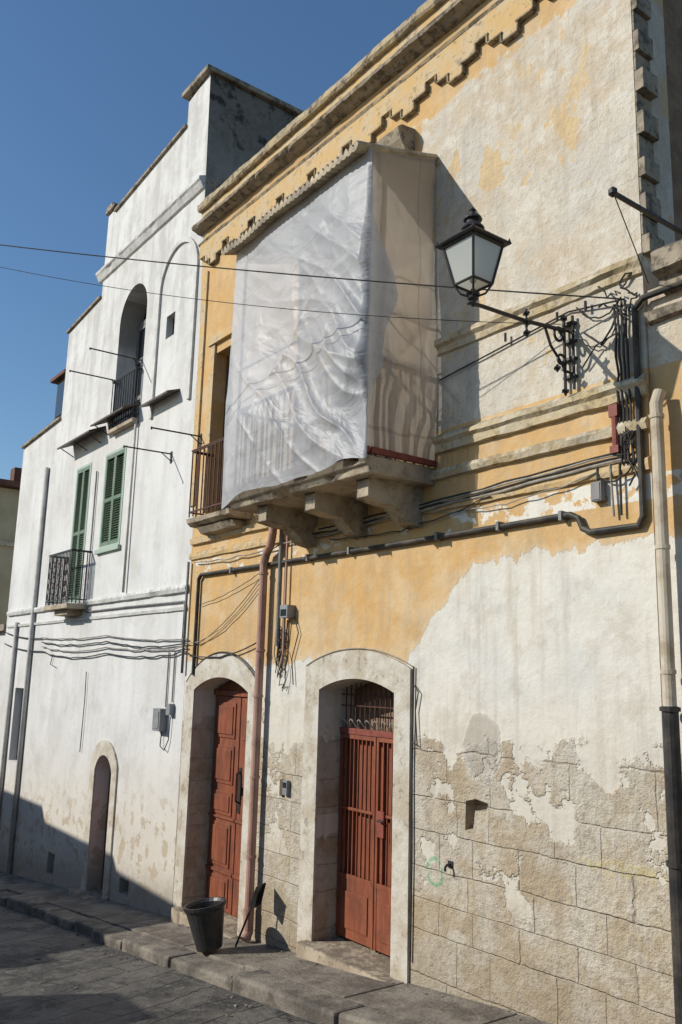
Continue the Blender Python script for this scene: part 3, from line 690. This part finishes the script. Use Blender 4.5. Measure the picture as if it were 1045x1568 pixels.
m.tube(spiral((LX,FY-.15,az-.22),.07,.02,1.2,-math.pi*.4),.012,'iron',6)
m.tube([(LX,FY-.35,az+.03),(LX,FY-.28,az-.12),(LX,FY-.19,az-.2),(LX,FY-.11,az-.28)],.012,'iron',6)
for xx in (LX-.045,LX+.045): m.tube([(xx,FY-.04,az+.20),(xx,FY-.04,az-.46)],.013,'iron',8)
for zz in (az+.14,az-.02,az-.18,az-.34): m.box(LX-.06,LX+.06,FY-.055,FY-.001,zz-.012,zz+.012,'iron')
m.tube([(LX,FY-.10,az+.17),(LX,FY-.10,az-.48)],.013,'iron',8)
for zz in (az+.17,az-.48): leaf((LX,FY-.10,zz),.026)
for zz in (az+.07,az-.3): m.tube([(LX,FY-.14,zz),(LX,FY-.01,zz)],.012,'iron')
leaf((LX,FY-.2,az-.3),.022)
m.obj('scrolled_bracket',wl)

# ================================================================== PIPES & CABLES ON OCHRE HOUSE
def clip(m,x,y,z,r,k='iron'):
    m.tube([(x,y,z-.015),(x,y,z+.015)],r,k,12)
m=MB(); px=-9.10; py=FY-.10
m.tube([(px+.28,FY-.16,1.90),(px+.27,FY-.16,1.72),(px+.20,FY-.14,1.58),(px+.04,py,1.48),(px,py,1.38),(px,py,.2),(px,py,g(px)+.32)],.052,'pinkpipe',14)
m.tube([(px,py,g(px)+.36),(px,py,g(px)+.10),(px+.02,py-.06,g(px)+.03)],.062,'pinkpipe',14)
for zz in (1.25,.3,-.25,-1.2,-2.1,-2.7): clip(m,px,py,zz,.062,'pinkpipe')
m.obj('rainwater_downpipe',None,smooth=False)
m=MB()
m.tube([(-8.78,FY-.06,1.92),(-8.78,FY-.06,.35)],.028,'greypipe',10); m.tube([(-8.66,FY-.05,1.9),(-8.66,FY-.05,.25),(-8.72,FY-.05,.1)],.016,'pinkpipe',8)
m.tube([(-10.95,FY-.04,-.02),(-10.95,FY-.04,1.32),(-10.88,FY-.04,1.38),(-9.2,FY-.04,1.37),(-6.8,FY-.04,1.36),(-4.42,FY-.04,1.37),(-4.34,FY-.04,1.33),(-4.30,FY-.04,1.24),(-4.22,FY-.04,1.20),(-3.78,FY-.04,1.20),(-3.74,FY-.04,1.27),(-3.74,FY-.04,2.95),(-3.66,FY-.04,3.02),(-3.0,FY-.04,3.02),(0,FY-.04,3.02)],.027,'blackpipe',10)
for xx in (-10,-8.2,-7.4,-6.0,-5.2,-4.5): m.box(xx-.015,xx+.015,FY-.078,FY-.001,1.33,1.41,'greypipe')
m.obj('gas_pipe')
m=MB(); qx=-3.55
m.tube([(qx,FY-.10,-.16),(qx,FY-.10,2.10),(qx+.01,FY-.06,2.20)],.048,'creampipe',14)
for zz in (2.0,1.0,.1): clip(m,qx,FY-.10,zz,.055,'creampipe')
m.tube([(qx,FY-.10,-.14),(qx,FY-.10,g(qx)+.02)],.058,'blackpipe',14); clip(m,qx,FY-.10,-.16,.072,'blackpipe'); clip(m,qx,FY-.10,-1.2,.072,'blackpipe')
m.obj('cast_iron_downpipe')
def sag(a,b,s_,n=14,wob=.0,seed=0):
    a=Vector(a);b=Vector(b);r=[]
    for i in range(n+1):
        t=i/n; p=a.lerp(b,t); p.z-=4*s_*t*(1-t); p.z+=wob*mn.noise(Vector((t*9,seed,0))); p.y-=abs(wob)*.5*mn.noise(Vector((t*8,seed,5))); r.append(p)
    return r
m=MB()
for i in range(4):
    m.tube(sag((-8.6+.2*i,FY-.05,1.60+.03*i),(-3.9,FY-.05,1.74+.022*i),.015,30,.035,i*3.3),.009 if i else .012,'cable' if i%2 else 'gcable',6)
m.tube(sag((-11.1,FY-.05,1.58),(-8.6,FY-.05,1.60),.05,14,.03,8),.009,'gcable',6)
m.tube(sag((-7.8,FY-.04,1.55),(-5.3,FY-.05,1.66),.10,20,.03,31),.006,'cable',5); m.tube(sag((-6.1,FY-.04,1.62),(-4.15,FY-.05,1.68),.08,20,.03,37),.006,'gcable',5)
for k in range(4): m.tube(sag((-3.92+.035*k,FY-.05-.01*(k%2),3.05),(-3.90+.035*k,FY-.05,1.7),0,18,.05,2+k*3),.010,'cable')
m.tube([(-4.22,FY-.05,2.90),(-4.05,FY-.06,2.74),(-3.95,FY-.05,2.86),(-3.88,FY-.05,3.0)],.009,'cable')
m.tube([(-4.25,FY-.05,2.6),(-4.1,FY-.06,2.75),(-3.9,FY-.05,2.8)],.007,'cable')
m.tube(sag((-4.30,FY-.04,3.16),(-3.86,FY-.04,3.1),.14,12,.03,11),.007,'cable',5); m.tube(sag((-4.34,FY-.04,2.98),(-3.88,FY-.05,2.9),.20,12,.03,17),.006,'cable',5)
m.tube(sag((-4.15,FY-.04,1.66),(-3.75,FY-.05,1.75),.12,12,.03,19),.008,'cable',5)
for k in range(10):
    pts=[Vector((-3.85,FY-.06,1.72+k*.05+(1.05 if k>4 else 0)))]
    for t in range(6): pts.append(pts[-1]+Vector((random.uniform(-.07,.06),random.uniform(-.02,.02),random.uniform(-.10,.07))))
    for p in pts: p.y=min(p.y,FY-.02)
    m.tube(pts,.008,'cable',5)
m.tube([(-4.02,FY-.04,1.72),(-4.0,FY-.04,1.3)],.010,'gcable'); m.tube([(-3.93,FY-.04,1.72),(-3.93,FY-.04,1.3)],.010,'cable')
m.obj('facade_cable_bundle')
m=MB(); m.box(-3.99,-3.91,FY-.08,FY-.001,2.10,2.2,'redrail'); m.tube([(-3.95,FY-.05,2.1),(-3.95,FY-.05,1.86)],.03,'redrail',10); m.box(-3.99,-3.91,FY-.08,FY-.001,1.80,1.86,'redrail'); m.obj('cable_riser_box')
m=MB(); m.box(-4.19,-4.09,FY-.07,FY-.001,1.44,1.60,'greypipe'); m.box(-4.18,-4.10,FY-.077,FY-.0705,1.45,1.59,'greypipe'); m.tube([(-4.14,FY-.04,1.60),(-4.14,FY-.04,1.72)],.012,'cable'); m.obj('junction_box',None,bevel=.006)
m=MB(); m.box(-8.66,-8.50,FY-.12,FY-.001,.68,.83,'box'); m.box(-8.64,-8.52,FY-.126,FY-.1205,.70,.78,'glass'); m.tube([(-8.6,FY-.04,.66),(-8.63,FY-.04,.4),(-8.7,FY-.04,.15)],.010,'cable'); m.tube([(-8.48,FY-.03,.7),(-8.38,FY-.03,.5),(-8.5,FY-.03,.2),(-8.45,FY-.03,-.1)],.007,'cable'); m.obj('wall_floodlight',None,bevel=.005)
m=MB(); m.box(-8.57,-8.48,FY-.05,FY-.001,-1.34,-1.18,'box'); m.box(-8.56,-8.49,FY-.055,FY-.0505,-1.26,-1.20,'glass'); m.box(-8.66,-8.60,FY-.03,FY-.001,-1.36,-1.18,'pcb'); m.obj('intercom_panel',None,bevel=.004)
m=MB()
for k in range(12):
    pts=[Vector((-8.75+random.uniform(-.05,.08),FY-.05,.55))]
    for t in range(8): pts.append(pts[-1]+Vector((random.uniform(-.05,.06),random.uniform(-.01,.01),random.uniform(-.16,.05))))
    for p in pts: p.y=min(p.y,FY-.015)
    m.tube(pts,.006,'cable',5)
m.tube(sag((-10.9,FY-.04,.95),(-9.2,FY-.05,1.3),.05,12,.03,21),.005,'cable',5); m.tube(sag((-10.9,FY-.04,.40),(-9.2,FY-.05,1.25),.10,12,.02,22),.005,'cable',5)
m.obj('loose_cable_tangle')
m=MB()
for i in range(4): m.tube(sag((-17.6,FY-.04,.36+.09*i),(-14.2,FY-.04,.30+.10*i),.10-.02*i,14,.03,i),.011,'gcable' if i%2 else 'cable',6); m.tube(sag((-14.2,FY-.04,.30+.10*i),(-11.2,FY-.04,.30+.06*i),.07-.03*(i%2),14,.03,i+7),.011,'gcable' if i%2 else 'cable',6)
m.tube(sag((-20.2,FY-.04,.55),(-17.6,FY-.04,.36),.05),.012,'cable',6); m.tube(sag((-20.2,FY-.04,.8),(-17.6,FY-.04,.62),.05),.012,'cable',6)
m.tube(sag((-11.2,FY-.05,.28),(-9.2,FY-.05,.42),.12,12,.02,4),.009,'cable',6); m.tube(sag((-11.2,FY-.05,.42),(-9.2,FY-.05,1.2),.2,12,.02,4),.006,'gcable',6)
m.tube([(-15.05,FY-.03,-.02),(-15.02,FY-.03,-.5),(-15.05,FY-.03,-1.4)],.008,'cable'); m.tube([(-16.9,FY-.03,.3),(-17.0,FY-.03,.1),(-16.7,FY-.03,.05)],.008,'cable')
m.obj('facade_cable_bundle')
m=MB()
m.tube(sag((-3.82,FY-.06,3.06),(-12.55,.48,5.75),.10,40),.0065,'cable',6)
m.obj('overhead_wire')
m=MB(); m.tube(sag((-4.45,FY-.06,3.05),(-12.3,.6,5.66),.30,40),.0035,'cable',6); m.obj('overhead_wire')
m=MB(); m.tube([(-3.82,FY-.06,3.06),(-4.4,FY-.02,3.16),(-6.0,FY-.03,2.97)],.008,'cable',6)
for xx in (-4.2,-4.5,-5.1): m.tube([(xx,FY-.05,3.10),(xx,FY-.05,3.18)],.012,'iron')
m.obj('insulated_feeder_cable')
m=MB(); m.tube([(-3.1,FY+.02,3.22),(-3.1,4.50,3.22)],.018,'iron',8); m.lathe((-3.1,4.5,3.19),[(.01,0),(.03,.02),(.03,.05),(.01,.07)],'iron'); m.tube([(-3.1,FY+.02,3.05),(-3.1,FY-.3,3.2)],.012,'iron')
m.tube([(-3.1,4.52,3.2),(-3.6,FY-.05,3.12)],.004,'cable'); m.obj('iron_flag_bracket')

# ================================================================== GROUND
v=[];f=[]
xs=[-300,-120,-45]+[-40+i*2 for i in range(26)]+[12,60,300]; ys=[-300,-60,-8,-1,2,4.65,5.2,14,60,300]
for x in xs:
    for yv in ys: v.append((x,yv,g(x)-.13))
n=len(ys)
for i in range(len(xs)-1):
    for j in range(n-1): f.append((i*n+j,(i+1)*n+j,(i+1)*n+j+1,i*n+j+1))
m=MB(); m.add(v,f,'road'); m.obj('street_ground')
def slope_box(m,x0,x1,y0,y1,dz,th,k,d1=0,d2=0):
    v=[]
    for (x,yy) in ((x0,y0),(x1,y0),(x1,y1),(x0,y1)): v.append((x,yy,g(x)-.2))
    for (x,yy,d) in ((x0,y0,d1),(x1,y0,d2),(x1,y1,d2),(x0,y1,d1)): v.append((x,yy,g(x)+dz+d))
    m.add(v,[(3,2,1,0),(4,5,6,7),(0,1,5,4),(1,2,6,5),(2,3,7,6),(3,0,4,7)],k)
m=MB(); x=-24.; random.seed(11)
while x<6:
    l=random.uniform(.7,1.7); a=random.uniform(-.025,.02)
    slope_box(m,x,x+l-.014,4.64+random.uniform(-.04,.04),4.97,a,0,'kerb',random.uniform(-.015,.015),random.uniform(-.015,.015)); x+=l
m.obj('kerb',None,bevel=.03)
m=MB(); x=-24.
while x<6:
    l=random.uniform(.8,2.2)
    slope_box(m,x,x+l-.010,4.975,5.72,-.012+random.uniform(-.008,.008),0,'pave',random.uniform(-.008,.008),random.uniform(-.008,.008)); x+=l
m.obj('pavement',None,bevel=.010)
m=MB(); random.seed(5)
for i in range(420):
    x=random.uniform(-14,-3); yy=random.choice([random.uniform(4.35,4.62),random.uniform(5.45,5.68),random.uniform(2.5,4.6)])
    z=g(x)-(.13 if yy<4.63 else .008); r=random.uniform(.006,.022)*(1 if i%9 else 1.8)
    pts=[Vector((x+random.uniform(-r,r)*1.3,yy+random.uniform(-r,r)*1.3,z+random.uniform(0,r))) for _ in range(4)]
    m.add(pts,[(0,1,2),(0,3,1),(1,3,2),(0,2,3)],'kerb' if i%3 else 'pave')
m.obj('gutter_debris')

# ================================================================== NEXT HOUSES (left, far)
fh=empty('grey_low_house')
m=MB(); m.box(-26,-20.353,FY+.1,13,-8,.9,'white'); m.obj('walls',fh)
m=MB(); m.box(-26,-20.36,FY-.05,FY+.098,.85,1.0,'trimgrey'); m.box(-22.6,-20.8,FY-.6,FY+.09,-1.75,-1.68,'tin'); m.box(-22.3,-21.3,FY+.05,FY+.098,-4.4,-2.2,'reddoor'); m.box(-21.2,-20.7,FY+.05,FY+.098,-4.3,-2.5,'greypipe'); m.box(-22.0,-21.2,FY+.05,FY+.098,-1.0,.2,'green'); m.obj('trim_and_openings',fh)
fo=empty('distant_ochre_house')
m=MB(); m.box(-40,-30,6.3,16,-8,6.1,'farw'); m.obj('walls',fo)
m=MB(); m.box(-40.3,-29.6,6.0,16.3,6.12,6.32,'tile'); m.box(-29.999,-29.9,6.3,16,4.1,4.25,'trimcream')
for yy in (7.2,8.6,10.2): 
    m.box(-29.99,-29.93,yy,yy+.7,1.3,2.9,'green'); m.box(-29.99,-29.93,yy,yy+.7,-2.5,-.9,'green')
m.box(-31,-30.5,8.3,8.8,6.3,7.0,'tile'); m.obj('roof_and_shutters',fo)
m=MB(); m.box(-18.6,-17.82,FY+.1,7.4,5.3,6.35,'tin'); m.box(-18.75,-17.83,FY-.02,7.6,6.36,6.44,'tile'); m.box(-18.5,-17.95,FY+.08,FY+.099,5.5,6.25,'glass'); m.obj('rooftop_cabin',wh)
oh=empty('opposite_house')
m=MB(); m.prism([(-40,-9),(-15.2,-9),(-15.2,1.55),(-17.5,1.62),(-17.5,1.80),(-21,1.85),(-21,2.1),(-40,2.1)],-7,-1.4,'oppo'); m.obj('walls',oh)
m=MB()
for xx in (-30,-27,-24,-21,-18): m.box(xx,xx+.9,-1.44,-1.401,g(xx)+.1,g(xx)+2.2,'reddoor')
m.obj('doors',oh)
gw=empty('unseen_shade_wall')  # added unseen wall, stepped top shaped to shade the road and leave sun patches
m=MB(); m.prism([(-15.198,-9),(8,-9),(8,1.0),(-5,.9),(-7,.72),(-8.2,.55),(-8.3,.1),(-10.4,.0),(-10.5,.35),(-11.6,.30),(-11.8,-.35),(-13.4,-.45),(-13.5,.15),(-14.2,.1),(-14.3,-.5),(-15.198,-.5)],-1.8,-1.4,'oppo'); m.obj('shade_wall_body',gw)

# ================================================================== STREET THINGS
bx,by=-8.98,5.04; z0=g(bx)
m=MB(); b2=[(.14,0),(.145,.02),(.215,.40),(.24,.44),(.24,.47),(.215,.47),(.195,.44),(.14,.06)]
m.lathe((0,0,0),b2,'plastic',24)
o=m.obj('black_plastic_bucket',None); o.location=(bx,by,z0+.03); o.rotation_euler=(math.radians(6),math.radians(-8),.3)
m=MB()
A=Vector((bx+.05,by+.30,z0+.01)); Bp=Vector((bx+.20,by+.42,z0+.50)); dr=(Bp-A).normalized()
m.tube([A,Bp],.012,'plastic',8)
sx=Vector((.55,-.83,0)).normalized(); nr=dr.cross(sx).normalized()
def P(a,b,c): return Bp+dr*a+sx*b+nr*c
v=[P(-.02,-.08,0),P(-.02,.08,0),P(.20,.12,0),P(.20,-.12,0),P(-.02,-.08,.07),P(-.02,.08,.07),P(.20,.12,.02),P(.20,-.12,.02)]
m.add(v,[(0,1,2,3),(0,4,5,1),(1,5,6,2),(3,7,4,0)],'plastic'); o=m.obj('dustpan_with_handle'); sm=o.modifiers.new('s','SOLIDIFY'); sm.thickness=.008
m=MB(); tx,tz=-5.86,-1.62
m.tube([(tx,FY,tz),(tx,FY-.05,tz),(tx,FY-.07,tz-.02),(tx,FY-.07,tz-.05)],.011,'iron'); m.box(tx-.03,tx+.03,FY-.01,FY-.0006,tz-.03,tz+.03,'iron'); m.obj('wall_tap')

# ================================================================== CAMERA / LIGHT
f_=1307.;th=math.radians(10.96);ro=math.radians(1.53);al=math.radians(36.7)
R0=Vector((math.sin(al),math.cos(al),0)); F=Vector((-math.cos(al)*math.cos(th),math.sin(al)*math.cos(th),math.sin(th))); U0=R0.cross(F)
Rr=R0*math.cos(ro)+U0*math.sin(ro); U=-R0*math.sin(ro)+U0*math.cos(ro)
cam=bpy.data.cameras.new('camera'); co=bpy.data.objects.new('camera',cam); bpy.context.collection.objects.link(co)
co.matrix_world=Matrix(((Rr.x,U.x,-F.x,0),(Rr.y,U.y,-F.y,0),(Rr.z,U.z,-F.z,0),(0,0,0,1)))
cam.sensor_fit='VERTICAL'; cam.sensor_height=24; cam.lens=f_/1568*24; cam.clip_end=3000; cam.clip_start=.05
bpy.context.scene.camera=co
sd=Vector((-.52,-.89,.58)).normalized()
sl=bpy.data.lights.new('sun','SUN'); sl.energy=4.5; sl.angle=math.radians(.5); sl.color=(1,.95,.86)
so=bpy.data.objects.new('sun',sl); bpy.context.collection.objects.link(so); so.rotation_euler=sd.to_track_quat('Z','Y').to_euler()
w=bpy.data.worlds.new('World'); bpy.context.scene.world=w; w.use_nodes=True; nt=w.node_tree
sk=nt.nodes.new('ShaderNodeTexSky'); sk.sky_type='NISHITA'; sk.sun_disc=False; sk.sun_elevation=math.asin(sd.z); sk.sun_rotation=math.atan2(sd.x,sd.y)
sk.air_density=1.2; sk.dust_density=.2; sk.ozone_density=4.2
hs=nt.nodes.new('ShaderNodeHueSaturation'); hs.inputs['Saturation'].default_value=1.08; nt.links.new(sk.outputs[0],hs.inputs['Color'])
bg=nt.nodes['Background']; bg.inputs[1].default_value=.118; nt.links.new(hs.outputs[0],bg.inputs[0])
vs=bpy.context.scene.view_settings; vs.view_transform='Standard'; vs.look='None'; vs.exposure=0
